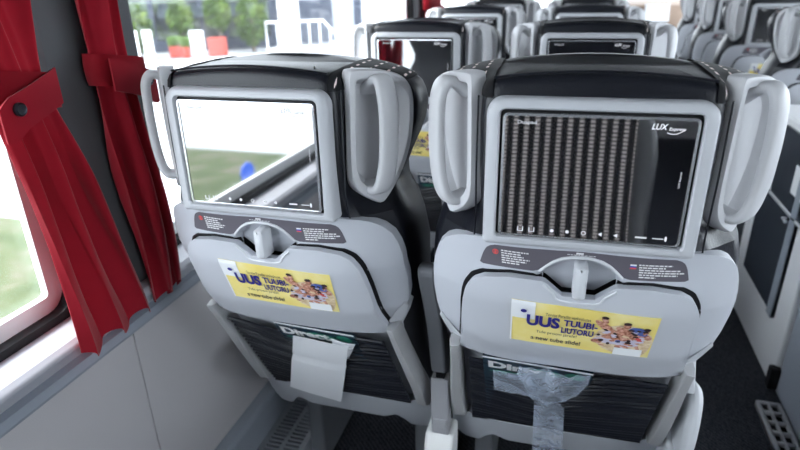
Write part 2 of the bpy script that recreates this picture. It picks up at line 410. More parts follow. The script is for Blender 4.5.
def make_seat(label=None, armrest_side=0):
    root = empty('coach_seat', (0,0,0), label, 'seat')
    # ---- leather back
    mb = MB().loops(cushion_sections())
    cu = mb.build('back_cushion', M['leather'], root)
    # fabric wings cut out of the same surface, lying over the leather on the two top corners
    me = cu.data; bm = bmesh.new(); bm.from_mesh(me)
    for co, no in (((.122,0,0),(1,0,0)), ((-.122,0,0),(1,0,0)), ((0,0,1.103),(0,0,1))):
        bmesh.ops.bisect_plane(bm, geom=bm.verts[:]+bm.edges[:]+bm.faces[:], plane_co=co, plane_no=no)
    bm.normal_update()
    for s in (-1, 1):
        V = {}; vs = []; fs = []
        for f in bm.faces:
            c = f.calc_center_median()
            if c.x*s > .122 and c.z > 1.103:
                q = []
                for v in f.verts:
                    if v.index not in V: V[v.index] = len(vs); vs.append(v.co + v.normal*.0022)
                    q.append(V[v.index])
                fs.append(q)
        mk('fabric_wing', vs, fs, M['dots'], root)
    bm.free()
    # piping along the top back edge and down the sides
    pp = [( x, .7215 + .0*x, 1.1350 - .024*(abs(x)/.2)**2 + .0005) for x in [i*.0122 for i in range(-10, 11)]]
    MB().tube(pp, .0017, 6).build('piping', M['leather'], cu)
    for s in (-1, 1):
        MB().tube(spline([(s*.140,.722,1.105),(s*.140,.720,1.02),(s*.139,.721,.95),(s*.141,.727,.918)], 4), .0012, 6).build('piping', M['leather'], cu)
    # front of the backrest: patterned fabric panel
    fr = [[(x, interp(z, [.48,.69,.83,.945,1.06,1.09], [1.085,.985,.945,.925,.935,.932]) - .004*(abs(x)/.17)**2, z) for x in [i*.02 for i in range(-8, 9)]] for z in [.50+i*.03 for i in range(20)]]
    MB().patch(fr, (0,.006,0)).build('front_panel', M['leather'], root)
    # ---- monitor
    mon_o = [rr(-.128,.128,.917,1.107,.021,.007), rr(-.128,.128,.917,1.107,.021,.007), rr(-.1265,.1265,.9185,1.1055,.0195,.006), rr(-.123,.123,.922,1.102,.016,.004),
             rr(-.1130,.1130,.9285,1.0955,.009,.005), rr(-.1112,.1112,.9296,1.0935,.007,.005), rr(-.1112,.1112,.9296,1.0935,.007,.005)]
    ys = [.742,.710,.7035,.7005,.7000,.7025,.714]
    L = [[(x, y, z) for x, z in o] for o, y in zip(mon_o, ys)]
    mon = MB().loops(L, True, False).build('monitor_housing', M['frame'], root)
    MB().loops([[(x,y,z) for x,z in rr(-.1113,.1113,.9295,1.0936,.007,.005)] for y in (.712,.7095)]).build('seal', M['black'], mon)
    o1 = rr(-.1078,.1078,.9318,1.0892,.006,.005); o2 = rr(-.1048,.1048,.9345,1.0862,.004,.004)
    MB().loops([[(x,.709,z) for x,z in o1], [(x,scr_y(z)-.0012,z) for x,z in o1], [(x,scr_y(z)-.0016,z) for x,z in o2], [(x,.709,z) for x,z in o2]], False, False).build('bezel', M['silver'], mon)
    MB().loops([[(x,scr_y(z)+.004,z) for x,z in o2], [(x,scr_y(z)-.0004,z) for x,z in o2]]).build('screen', M['screen'], mon, smooth=False)
    S = lambda x, z: (x, scr_y(z)-.0009, z)
    t = MB()
    t.mark()
    put_text(t, 'Duapad', -.0905, 1.0755, .022, S, .0052)
    t.mark()
    put_text(t, 'LUX', .0575, 1.0752, .0172, S, .0068, bold=.03, shear=.25)
    put_text(t, 'Express', .0757, 1.0738, .0175, S, .0045, bold=.02, shear=.25)
    sw = [(.074+.018*k/8, 1.0722 - .0022*math.sin(PI*k/8) + .0035*(k/8)**2) for k in range(9)]
    for k in range(8):
        a, b = sw[k], sw[k+1]; t.add([S(a[0],a[1]-.0005), S(b[0],b[1]-.0005), S(b[0],b[1]+.0005), S(a[0],a[1]+.0005)], [(0,1,2,3)])
    t.mark()
    put_text(t, 'LUX Express', .0975, 1.008, .019, S, .0028, rot=PI/2)
    t.build_split('screen_lettering', M['icon'], mon, smooth=False)
    t = MB()
    for cx in (-.080, -.066):
        t.mark()
        for dx in (-.003, .003): quad(t, cx+dx-.0006, cx+dx+.0006, .939, .945, S)
        quad(t, cx-.003, cx+.003, .939, .9397, S)
    for cx in (-.041, -.0225): t.mark(); ellipse(t, cx, .9425, .0022, .0022, S)
    n = 16; t.mark()
    t.add([S(-.003 + r*math.cos(2*PI*k/n), .9425 + r*math.sin(2*PI*k/n)) for r in (.0028,.0020) for k in range(n)], [(k,(k+1)%n,n+(k+1)%n,n+k) for k in range(n)])
    for cx in (.0165, .0345): t.mark(); t.add([S(cx-.0025,.9425), S(cx+.002,.940), S(cx+.002,.945)], [(0,1,2)])
    t.mark(); quad(t, .057, .070, .9415, .9435, S); t.mark(); quad(t, .0765, .089, .942, .943, S); ellipse(t, .0915, .9428, .0014, .0034, S)
    t.build_split('screen_icon', M['icon'], mon, smooth=False)
    # ---- back shell
    zs = [.6895 + .2085*k/52 for k in range(53)] + [.9005,.903,.9055,.908,.910,.912,.914,.916,.918,.919]
    us = [math.sin(k*PI/2/40*.999)*.55 + .45*k/40 for k in range(-40, 41)]
    G = [[(hw(z)*u, shell_y(hw(z)*u, z), z) for u in us] for z in zs]
    sh = MB().patch(G, (0,.022,0)).build('back_shell', M['shell'], root, bevel=.002, seg=2, angle=50)
    # notice strip following the top of the shell
    def strip_t(x): return interp(abs(x), [0,.112,.119,.124,.128,.132], [.912,.9085,.906,.902,.893,.878])
    def strip_b(x):
        a = abs(x)
        return arch(x, .0028) if a < .052 else interp(a, [.052,.06,.10,.128,.132], [.8785,.8755,.8755,.8752,.8775])
    xs = [i*.0022 for i in range(-60, 61)]
    G = [[(x, shell_y(x, strip_b(x)+(strip_t(x)-strip_b(x))*t)-.0007, strip_b(x)+(strip_t(x)-strip_b(x))*t) for x in xs] for t in [i/6 for i in range(7)]]
    ns = MB().patch(G, (0,.0005,0)).build('notice_strip', M['strip'], sh); ns['label'] = 'mauve grey printed notice strip'
    N = lambda x, z: (x, shell_y(x, z)-.0016, z)
    t = MB(); rnd = random.Random(3)
    def lines(x0, z0, widths, pitch, h):
        for k, w in enumerate(widths):
            x = x0 + .0012*k*.3; z = z0 - k*pitch
            while x < x0 + w:
                a = rnd.uniform(.0022, .0065); quad(t, x, min(x+a, x0+w), z, z+h, N); x += a + .0010
    t.mark()
    lines(-.1035, .9010, [.036,.026,.030,.038,.034,.025], .0037, .0019)
    t.mark()
    lines(.0690, .8985, [.040,.032,.050,.056,.048,.022], .0037, .0019)
    t.mark()
    lines(-.019, .9066, [.036], .003, .0008)
    quad(t, -.008, .001, .9082, .9108, N)
    t.build_split('notice_print', M['print'], sh, smooth=False)
    t = MB(); n = 14
    t.mark(); t.add([N(-.111 + r*math.cos(2*PI*k/n), .8985 + r*math.sin(2*PI*k/n)) for r in (.0042,.0029) for k in range(n)], [(k,(k+1)%n,n+(k+1)%n,n+k) for k in range(n)])
    quad(t, -.1125,-.1095,.8955,.9015, N); t.mark(); quad(t, .0585,.0660,.8930,.8953, N)
    t.build_split('notice_icon', M['red'], sh, smooth=False)
    t = MB(); quad(t, .0585,.0660,.8953,.8976, N); t.build('notice_icon', M['blue'], sh, smooth=False)
    t = MB(); quad(t, .0585,.0660,.8976,.9000, N); t.build('notice_icon', M['print'], sh, smooth=False)
    # alcove rim
    ax = [i*.004 for i in range(-13, 14)]
    MB().tube([(x, shell_y(x, arch(x))-.0005 - .008*in_alcove(x, arch(x)), arch(x)) for x in ax], .0022, 8).build('alcove_rim', M['shell2'], sh)
    # ---- tray table
    def colx(g=0):
        e = .168 + g
        return [e*(math.sin(k*PI/2/34)*.6 + .4*k/34) for k in range(-34, 35)] 
    def tray_grid(yf, g=0, zb=0, inset=0):
        out = []
        xsx = sorted(set([round(x,5) for x in colx(g)] + [-.047,-.043,-.031,-.021,.021,.031,.043,.047]))
        for r in range(15):
            t = r/14; row = []
            for x in xsx:
                zt = tray_top(x, g); b = tray_bot(x) - zb
                row.append((x, yf(x, zt+(b-zt)*t), zt+(b-zt)*t))
            out.append(row)
        return out
    MB().patch(tray_grid(lambda x, z: shell_y(x, z)-.0012, .0042, -.004), (0,.0008,0)).build('tray_gap_shade', M['black'], root)  # black sheet standing in for the deep shade in the tray gap
    tr = MB().patch(tray_grid(tray_y), (0,.013,0)).build('tray_table', M['shell'], root, bevel=.0035, seg=3, angle=50)
    MB().tube(spline([(-.046,tray_y(.04,.864)-.000,.862),(-.033,tray_y(0,.85),.850),(-.022,tray_y(0,.838),.8385),(.022,tray_y(0,.838),.8385),(.033,tray_y(0,.85),.850),(.046,tray_y(.04,.864),.862)], 5), .0016, 8).build('finger_lip', M['shell2'], tr)
    T = lambda d: (lambda x, z: (x, tray_y(x, z)-d, z))
    # advert sticker: corners on the tray
    c00, c10, c01, c11 = (-.0865,.7465), (.1040,.7390), (-.0855,.8335), (.1060,.8255)
    def st(u, w): return tuple((c00[i]*(1-u)*(1-w)+c10[i]*u*(1-w)+c01[i]*(1-u)*w+c11[i]*u*w) for i in (0,1))
    def K(d): return lambda u, w: T(d)(*st(u, w))
    G = [[K(.0010)(u/16, w/8) for u in range(17)] for w in range(9)]
    ad = MB().patch(G, (0,.0006,0)).build('advert_sticker', M['poster'], tr); ad['label'] = 'yellow advert sticker'
    t = MB(); 
    def sheetq(u0, u1, w0, w1, f, n=6): 
        t.patch([[f(u0+(u1-u0)*a/n, w0+(w1-w0)*b/n) for a in range(n+1)] for b in range(n+1)], (0,.0002,0))
    t.mark(); sheetq(.0,.17,.60,1.0, K(.0016)); sheetq(0,.012,0,.60,K(.0016)); t.mark(); sheetq(.75,.945,.03,.21, K(.0036))
    t.build_split('advert_tag', M['stickerwhite'], tr, smooth=False)
    A = .088/.191
    K2 = K(.0026)
    t = MB()
    t.mark()
    put_text(t, 'UUS', .115, .455, .235, K2, .27, bold=.045)
    t.mark()
    put_text(t, 'TUUBI-', .375, .555, .235, K2, .155, bold=.03)
    t.mark()
    put_text(t, 'LIUTORU', .365, .375, .225, K2, .145, bold=.03)
    t.mark()
    ellipse(t, .09, .79, .022, .04, K2)
    t.build_split('advert_title', M['printnavy'], tr, smooth=False)
    t = MB()
    t.mark()
    put_text(t, 'Tervise Paradiis veekeskuses', .245, .74, .31, K2, .075)
    t.mark()
    put_text(t, 'Tule proovi järele!', .19, .275, .29, K2, .085)
    t.mark()
    put_text(t, 'a new tube slide!', .155, .105, .36, K2, .105, bold=.012)
    t.build_split('advert_lettering', M['ink'], tr, smooth=False)
    # printed picture of bathers: plain flat patches of print
    rp = random.Random(5); pieces = {}
    def blob(m, u, w, ru, rw, ro, d): 
        pieces.setdefault(m, []).append((u, w, ru, rw, ro, d))
    for it in ((.80,.40,.20,.36,0),(.91,.30,.08,.28,0)): blob('sand', *it, .0017)
    for it in ((.72,.34,.13,.075,.05),(.83,.30,.08,.06,.2),(.88,.40,.06,.05,0)): blob('printlav', *it, .0020)
    for it in ((.665,.66,.040,.17,.45),(.73,.52,.060,.10,-.2),(.80,.60,.045,.12,.5),(.87,.50,.040,.10,.2),(.93,.55,.035,.10,.4),(.78,.42,.07,.05,.3),(.69,.44,.045,.05,0),(.62,.30,.040,.05,0),(.80,.22,.05,.05,0),(.648,.82,.022,.070,.2),(.80,.745,.026,.060,0),(.93,.66,.022,.055,0)): blob('skin', *it, .0023)
    for it in ((.875,.68,.058,.060,.45),(.91,.60,.035,.05,.2),(.765,.36,.020,.035,0)): blob('printblue', *it, .0026)
    for it in ((.90,.46,.020,.05,.3),): blob('red', *it, .0027)
    for it in ((.645,.885,.024,.035,.2),(.80,.805,.027,.035,0),(.935,.715,.024,.035,0),(.745,.47,.014,.022,0),(.835,.40,.014,.030,0),(.70,.28,.012,.03,0)): blob('printhair', *it, .0029)
    for m, d in (('skin',.0030),('printlav',.0031),('printhair',.0032)):
        for k in range(12): blob(m, rp.uniform(.62,.93), rp.uniform(.22,.68), rp.uniform(.008,.022), rp.uniform(.015,.035), rp.uniform(-.6,.6), d + k*.00001)
    for m, its in pieces.items():
        t = MB()
        for u, w, ru, rw, ro, d in its: ellipse(t, u, w, ru, rw, K(d), ro)
        t.build('advert_picture', M[m], tr, smooth=False)
    # ---- latch
    lo = []
    for k, (dy, ins) in enumerate(((.010,0),(-.012,0),(-.0165,.0015),(-.018,.004))):
        lo.append([(x, prof(z)+dy - .004*(z<.865), z) for x, z in rr(-.0085+ins,.0085-ins,.8455+ins,.8955-ins,.0055,.0055)])
    MB().loops(lo).build('tray_latch', M['shell2'], root)
    # ---- lower back: panel, ribs, pocket, base cover
    G = [[(u*interp(z,[.39,.60,.72],[.205,.178,.185]), prof(z)+.014+curve(u*.2)*.6, z) for u in [i/12 for i in range(-12,13)]] for z in [.39+.31*k/24 for k in range(25)]]
    MB().patch(G, (0,.012,0)).build('lower_panel', M['shell'], root)
    for s in (-1, 1):
        # bracket where the shell ends: a lip folding under
        P = [(.167,.694),(.178,.712),(.199,.742),(.2045,.730),(.197,.705),(.186,.680),(.172,.672)]
        front = [(s*x, shell_y(x, z)-.004, z) for x, z in P]; back = [(s*x, shell_y(x, z)+.030, z) for x, z in P]
        MB().loops([front, back]).build('bracket', M['shell2'], root, bevel=.002)
        # curved side rib
        lp = []
        for k in range(21):
            z = .690 - .292*k/20; cx = interp(z, [.39,.46,.55,.62,.69], [.191,.190,.185,.180,.177]); w = interp(z, [.39,.55,.69], [.017,.013,.009]); y = prof(z)
            lp.append([(s*(cx-w),y+.008,z),(s*(cx-w*.8),y-.004,z),(s*(cx+w*.5),y-.006,z),(s*(cx+w),y+.012,z),(s*(cx+w),y+.035,z),(s*(cx-w),y+.035,z)])
        MB().loops(lp).build('side_rib', M['rib'], root, bevel=.0015)
    xs = [.163*k/40 for k in range(-40, 41)]; G = []
    for r in range(121):
        t = r/120; row = []
        for x in xs:
            q = x/.163
            zt = .652 - .032*math.exp(-((x+.03)/.075)**2) - .004*q; z = zt + (.396 - zt)*t
            xx = q*interp(z, [.396,.65], [.163,.154])
            b = .012*(1-q*q)*math.sin(PI*min(1, t*1.0))**.5 if 0 < t < 1 else 0
            row.append((xx, prof(z) - .002 - b - .0022*math.cos(t*2*PI*19 + .5*math.sin(9*x)), z))
        G.append(row)
    pk = MB().patch(G, (0,.003,0)).build('pocket', M['net'], root)
    MB().tube([(g[0], g[1]-.001, g[2]) for g in G[0]], .0032, 8).build('pocket_hem', M['net'], pk)
    # base cover with its scalloped lower edge
    G = []
    for r in range(13):
        t = r/12; row = []
        for x in [.212*k/36 for k in range(-36, 37)]:
            a = abs(x)
            zt = interp(a, [0,.150,.166,.168,.212], [.397,.399,.402,.404,.394])
            zb = interp(a, [0,.09,.120,.138,.150,.185,.206,.212], [.318,.318,.335,.318,.296,.288,.302,.330])
            z = zt + (zb-zt)*t
            row.append((x, prof(zt) - .006 + (zt-z)*.45 + .030*(a/.212)**5, z))
        G.append(row)
    MB().patch(G, (0,.035,0)).build('base_cover', M['base'], root, bevel=.003, angle=50)
    # ---- grab handles on the two chamfered corners
    for s in (-1, 1):
        o = Vector((.143,.736,0)); ud = Vector((.0700,.0800,0)); W = ud.length; ud.normalize(); nd = Vector((ud.y,-ud.x,0))  # nd points out and back
        def HP(u, z, n):
            p = o + ud*(u*W) + nd*n; return (s*p.x, p.y, z)
        out = [(.0,1.127),(.06,1.131),(.45,1.128),(.80,1.118),(.97,1.100),(1.0,1.07),(.97,1.03),(.88,.995),(.70,.960),(.50,.934),(.43,.930),(.28,.938),(.10,.951),(-.02,.968),(-.045,.99),(-.03,1.04),(-.01,1.10)]
        out = chaikin(out, 2); cu_, cz_ = .48, 1.04
        def ins(d): return [(cu_+(u-cu_)*(1-d), cz_+(z-cz_)*(1-d*.80)) for u, z in out]
        lo = [[HP(u,z,-.012) for u,z in ins(0)], [HP(u,z,.004) for u,z in ins(0)], [HP(u,z,.0085) for u,z in ins(.03)], [HP(u,z,.0095) for u,z in ins(.16)],
              [HP(u,z,.0085) for u,z in ins(.185)], [HP(u,z,-.002) for u,z in ins(.23)], [HP(u,z,-.007) for u,z in ins(.30)], [HP(u,z,-.008) for u,z in ins(.6)]]
        h = MB().loops(lo).build('grab_handle', M['handle'], root)
        path = spline([HP(.36,1.098,-.010), HP(.40,1.112,.006), HP(.42,1.115,.020), HP(.42,1.102,.029), HP(.44,1.075,.031), HP(.44,1.04,.0315), HP(.42,1.00,.030), HP(.37,.968,.025), HP(.33,.957,.014), HP(.30,.962,-.010)], 6)
        lps = []
        for i, p in enumerate(path):
            tn = (path[min(i+1,len(path)-1)] - path[max(i-1,0)]).normalized()
            sd = Vector((s*ud.x, ud.y, 0)); nn = tn.cross(sd).normalized(); a = .0145; b = .0072
            lps.append([p + sd*(a*math.copysign(abs(math.cos(q))**.7, math.cos(q))) + nn*(b*math.copysign(abs(math.sin(q))**.7, math.sin(q))) for q in [2*PI*k/16 for k in range(16)]])
        MB().loops(lps).build('bar', M['handle'], h)
    # ---- seat cushion and pedestal
    pr = [(1.03,.36),(1.02,.42),(1.06,.455),(1.30,.470),(1.45,.472),(1.50,.455),(1.51,.41),(1.48,.37),(1.2,.35)]
    MB().prism(pr, 0, -.212, .212).build('seat_cushion', M['leather'], root, bevel=.02, seg=3)
    for s in (-1, 1):
        MB().box(s*.15-.022, s*.15+.022, 1.12, 1.36, 0, .36).build('leg', M['metal'], root, bevel=.006)
    if armrest_side:
        s = armrest_side
        A1 = [(.875,.572),(.895,.580),(.925,.572),(.945,.56),(.965,.53),(.975,.49),(.965,.445),(.935,.425),(.895,.425),(.872,.44),(.862,.48),(.864,.54)]
        a = MB().prism(chaikin([(y+.02,z) for y,z in A1],1), 0, s*.212, s*.236).build('armrest', M['shell2'], root, bevel=.009, seg=3)
        MB().prism([(.885,.585),(.905,.62),(.93,.655),(.945,.655),(.935,.60)], 0, s*.200, s*.216).build('hinge', M['shell2'], a, bevel=.003)
        A2 = [(.865,.432),(.935,.425),(.985,.44),(1.04,.40),(1.06,.33),(1.02,.28),(.96,.28),(.90,.33),(.875,.38)]
        MB().prism(chaikin([(y+.02,z) for y,z in A2],1), 0, s*.205, s*.238).build('armrest_cover', M['shell2'], root, bevel=.008, seg=3)
    for c in list(root.children): c.location.y = -Y0
    return root

P = .92160535
RA = Matrix(((.9999955557,-.0017054832,-.0024453726),(.0017256105,.9999644592,.0082524337),(.0024312113,-.0082566168,.9999629581)))
RB = Matrix(((.9995017242,-.0315575389,-.0006519540),(.0315513767,.9994705916,-.0079402319),(.0009021831,.0079157054,.9999682633)))
PIV = Vector((0,.65,-.52)); TB = Vector((.47,.0031896,.0038099))
def place(o, R, T):
    m = Matrix.Translation(T) @ Matrix.Translation(PIV) @ R.to_4x4() @ Matrix.Translation(-PIV) @ Matrix.Translation((0,Y0,0))
    o.matrix_world = m
    for c in o.children:
        if c.name.startswith('leg'): c.location.z -= m.translation.z   # feet stay on the floor
I3 = Matrix.Identity(3)
proto = make_seat('coach seat nearest the window, with a white paper sheet hanging from its pocket')
aisle = make_seat('nearest aisle seat, with a clear plastic bag hanging from its pocket', armrest_side=1)
place(proto, RA, Vector((0,0,0))); place(aisle, RB, TB)
def seat_copy(src, label, T, group):
    c = copy_tree(src); c.matrix_world = Matrix.Translation(T + Vector((0,Y0,0))); c['label'] = label; c['group'] = group; return c
gw, ga, gr = 'window side seats on the left', 'aisle seats left of the aisle', 'seats across the aisle'
proto['group'] = gw; aisle['group'] = ga
wl = ['second window-side seat from the front of the picture, its screen mirroring a red curtain', 'third window-side seat, straight behind the one mirroring a red curtain', 'farthest window-side seat, only its grey headrest edge showing']
al = ['second aisle seat, its screen showing just above the nearest black headrest', 'third aisle seat, its headrest edge showing over the second', 'farthest aisle seat left of the aisle, a sliver above the third']
for k in (1,2,3):
    seat_copy(proto, wl[k-1], Vector((0,P*k,0)), gw); seat_copy(aisle, al[k-1], Vector((.47,P*k,0)), ga)
cl = ['nearest seat across the aisle, its grey grab handle cut by the right picture edge', 'second seat across the aisle, with the black screen in full view', 'third seat across the aisle, half behind the one with the black screen', 'farthest seat across the aisle, small grey handle beside the tan dashboard']
for k, y in enumerate((1.746,2.570,3.330,4.040)):
    seat_copy(proto, cl[k], Vector((1.345,y,0)), gr)
# the seat the photographer leans over, mirrored in the nearest aisle screen
rear = seat_copy(proto, 'seat with pale stitched fabric mirrored in the nearest aisle seat screen', Vector((.47,-P-.02,0)), ga)
for c in rear.children:
    if c.name.startswith('front_panel'):
        c.material_slots[0].link = 'OBJECT'; c.material_slots[0].material = M['dotsfront']; c['label'] = 'black fabric front with columns of pale stitches'

# ------------------------------------------------------------------ between and on the near seats
arm = empty('folded_armrest', (.235,.93,.36), 'grey armrest folded up between the two nearest seats', 'armrest')
def at_arm(mb, name, mat, **k):
    o = mb.build(name, mat, arm, **k); o.location = (-.235,-.93,-.36); return o
at_arm(MB().prism(chaikin([(.818,.800),(.828,.808),(.855,.803),(.868,.785),(.900,.72),(.945,.62),(.962,.53),(.930,.52),(.917,.53),(.893,.628),(.855,.715),(.820,.785)],1), 0, .217, .247), 'arm_pad', M['armgrey'], bevel=.005, seg=3)
at_arm(MB().prism([(.893,.645),(.912,.66),(.955,.60),(.965,.535),(.926,.535),(.906,.60)], 0, .2180, .2455), 'arm_lower', M['armlight'], bevel=.003)
at_arm(MB().box(.226,.244,.922,.945,.500,.545), 'hinge', M['black'], bevel=.002)
at_arm(MB().prism([(.918,.512),(.945,.512),(.952,.40),(.955,.365),(.928,.365),(.920,.41)], 0, .217, .253), 'strap', M['armlight'], bevel=.003)
at_arm(MB().box(.221,.249,.9165,.925,.392,.412), 'strap_clip', M['armlight'], bevel=.002)
so = empty('power_socket', (.236,.95,.29), 'white power socket under the folded armrest between the nearest seats', 'socket')
def at_so(mb, name, mat, **k):
    o = mb.build(name, mat, so, **k); o.location = (-.236,-.95,-.29); return o
at_so(MB().prism([(.925,.366),(.985,.366),(.985,.272),(.935,.272),(.910,.292),(.912,.338)], 0, .203, .263), 'socket_body', M['white'], bevel=.008, seg=3)
n = 20
at_so(MB().loops([[(.238+r*math.cos(2*PI*k/n), y, .312+r*math.sin(2*PI*k/n)) for k in range(n)] for r, y in ((.021,.915),(.021,.9095),(.018,.9085),(.0165,.913))], True, True), 'socket_ring', M['shell2'])
for dx in (-.008,.008): at_so(MB().tube([(.238+dx,.915,.312),(.238+dx,.9070,.312)], .0028, 8), 'socket_hole', M['black'])

def on_seat(o, R, T): 
    o.matrix_world = Matrix.Translation(T) @ Matrix.Translation(PIV) @ R.to_4x4() @ Matrix.Translation(-PIV)
def rest(name, R, T, label, cat, base, parts, group=None):
    """a thing of parts laid out in the near seat's own coordinates"""
    m = Matrix.Translation(T) @ Matrix.Translation(PIV) @ R.to_4x4() @ Matrix.Translation(-PIV)
    e = empty(name, (0,0,0), label, cat, group); e.matrix_world = m @ Matrix.Translation(base)
    for mb, nm, mat, kw in parts:
        o = mb.build(nm, M[mat], e, **kw); o.location = -Vector(base)
    return e
def magazine(xl, xr, zl, zr, tilt=0):
    def Mg(d): 
        def f(u, w):   # u across, w down
            x = xl + (xr-xl)*u + tilt*w; z = zl + (zr-zl)*u - w*.22
            return (x, prof(z) - .0085 - d + .004*w, z)
        return f
    f0 = Mg(0)
    body = MB().patch([[f0(u/10, w/12) for u in range(11)] for w in range(13)], (0,.005,0))
    strip = MB()
    f1 = Mg(.0006); quad(strip, .0,1.0,.001,.028, lambda u, w: f1(u, w))
    tx = MB(); f2 = Mg(.0014); put_text(tx, 'Direct', .05, 0, .62, lambda u, w: f2(u, .165 - w), .105, bold=.05)
    green = MB(); f3 = Mg(.0009)
    for u, w, a, b in ((.55,.12,.20,.05),(.85,.10,.10,.05),(.30,.22,.25,.03)): ellipse(green, u, w, a, b, f3)
    return [(body,'cover','navy',{}), (strip,'masthead_edge','paper',dict(smooth=False)), (tx,'masthead','white',dict(smooth=False)), (green,'cover_picture','teal',dict(smooth=False))]
rest('magazine', RA, Vector((0,0,0)), 'dark magazine headed Direct in the pocket of the nearest window seat', 'magazine', (.02,.83,.46), magazine(-.050,.104,.671,.662), 'magazines in the pockets')
rest('magazine', RB, TB, 'dark magazine headed Direct in the pocket of the nearest aisle seat', 'magazine', (-.04,.83,.46), magazine(-.130,.043,.676,.662), 'magazines in the pockets')
rest('magazine', I3, Vector((0,P,0)), 'dark magazine in the pocket of the second window-side seat', 'magazine', (.02,.83,.46), magazine(-.02,.135,.671,.668), 'magazines in the pockets')

def sheet(pts, wav, ny=18, nx=12, seed=1, off=.024, th=.0012):
    """pts: four corners (x,z) tl,tr,br,bl"""
    rg = random.Random(seed); ph = rg.uniform(0,6); G = []
    tl, tr, br, bl = pts
    for r in range(ny+1):
        w = r/ny; row = []
        for c in range(nx+1):
            u = c/nx
            x = (tl[0]*(1-u)+tr[0]*u)*(1-w) + (bl[0]*(1-u)+br[0]*u)*w
            z = (tl[1]*(1-u)+tr[1]*u)*(1-w) + (bl[1]*(1-u)+br[1]*u)*w
            row.append((x, prof(z) - off + wav*(math.sin(5*u+2.2*w+ph)+.5*math.sin(9*w-3*u)) + .004*math.exp(-((w-.33)/.02)**2), z))
        G.append(row)
    return MB().patch(G, (0,th,0))
rest('paper_sheet', RA, Vector((0,0,0)), 'white paper sheet hanging from the pocket of the nearest window seat', 'paper', (.0,.87,.37),
     [(sheet([(-.013,.644),(.094,.638),(.000,.369),(-.112,.405)], .0015), 'sheet', 'paper', {}),
      (sheet([(.060,.648),(.106,.642),(.076,.580),(.050,.575)], .002, seed=3, off=.019), 'folded_layer', 'paper', {})], 'white papers in the pockets')
rest('paper_sheet', I3, Vector((0,P,0)), 'white paper in the second window-side seat pocket, seen between the nearest seats', 'paper', (.08,.87,.37),
     [(sheet([(.055,.672),(.135,.668),(.130,.50),(.050,.50)], .002, seed=6), 'sheet', 'paper', {})], 'white papers in the pockets')

def bag():
    rg = random.Random(11); G = []
    for r in range(31):
        w = r/30; row = []
        zc = .690 - .40*w
        xl = interp(w, [0,.08,.18,.27,.33,1], [-.070,-.074,-.060,-.055,-.043,-.036]); xr = interp(w, [0,.08,.18,.27,.33,1], [.036,.034,.018,-.002,.008,.026])
        for c in range(21):
            u = c/20; x = xl + (xr-xl)*u; z = zc - .012*u*(1-w) + rg.uniform(-.0015,.0015)
            cr = .012*sstep(.42,.1,w)
            row.append((x, prof(z) - .028 - cr*(.6+.4*math.sin(11*u+7*w)+.25*math.sin(29*u-12*w)) + .003*math.sin(9*u+4*w) + rg.uniform(-.0006,.0006), z))
        G.append(row)
    return MB().patch(G, (0,.001,0))
def flap():
    rg = random.Random(4); G = []
    for r in range(11):
        row = []
        for c in range(11):
            z = .650 - .075*r/10 - .008*c/10
            row.append((-.112 + .070*c/10, prof(z) - .024 + rg.uniform(-.0008,.0008), z))
        G.append(row)
    return MB().patch(G, (0,.001,0))
rest('plastic_bag', RB, TB, 'clear crumpled plastic bag hanging from the pocket of the nearest aisle seat', 'bag', (0,.9,.29), [(bag(),'film','film',{}), (flap(),'film_flap','film',{})])

# ------------------------------------------------------------------ the setting
XW = -.36; XG = -.42; YB, YF = -3.4, 11.0; XR = 2.10; ZC = 2.08
struct(MB().box(XW-.06, XR, YB, YF, -.06, 0).build('floor', M['carpet'], smooth=False))
struct(MB().box(XG-.05, XR+.05, YB, YF, ZC, ZC+.05).build('ceiling', M['ceil'], smooth=False))
# left side: lower wall in panels with thin seams, rail, sill
seams = [YB, -1.45, -.33, .79, 1.91, 3.03, 4.15, 6.0, 8.0, YF]
for k in range(len(seams)-1):
    struct(MB().box(XW-.04, XW, seams[k]+.0012, seams[k+1]-.0012, .10, .618).build('wall_left', M['panel'], smooth=False, bevel=.002))
struct(MB().box(XW-.09, XW-.035, YB, YF, 0, .64).build('wall_left_backing', M['panel'], smooth=False))
struct(MB().prism([(XW-.02,.612),(XW+.012,.612),(XW+.014,.618),(XW+.012,.634),(XW-.02,.640)], 1, YB, YF).build('trim_1', M['rail'], smooth=False))
struct(MB().prism([(XG-.02,.634),(XW-.006,.634),(XW+.018,.668),(XW+.018,.674),(XW+.008,.682),(XG+.004,.690),(XG-.02,.690)], 1, YB, YF).build('trim_2', M['sill'], smooth=False, bevel=.003))
struct(MB().prism([(XW,0),(XW+.035,0),(XW+.035,.128),(XW+.028,.140),(XW,.146)], 1, YB, YF).build('baseboard_left', M['rail'], smooth=False, bevel=.003))
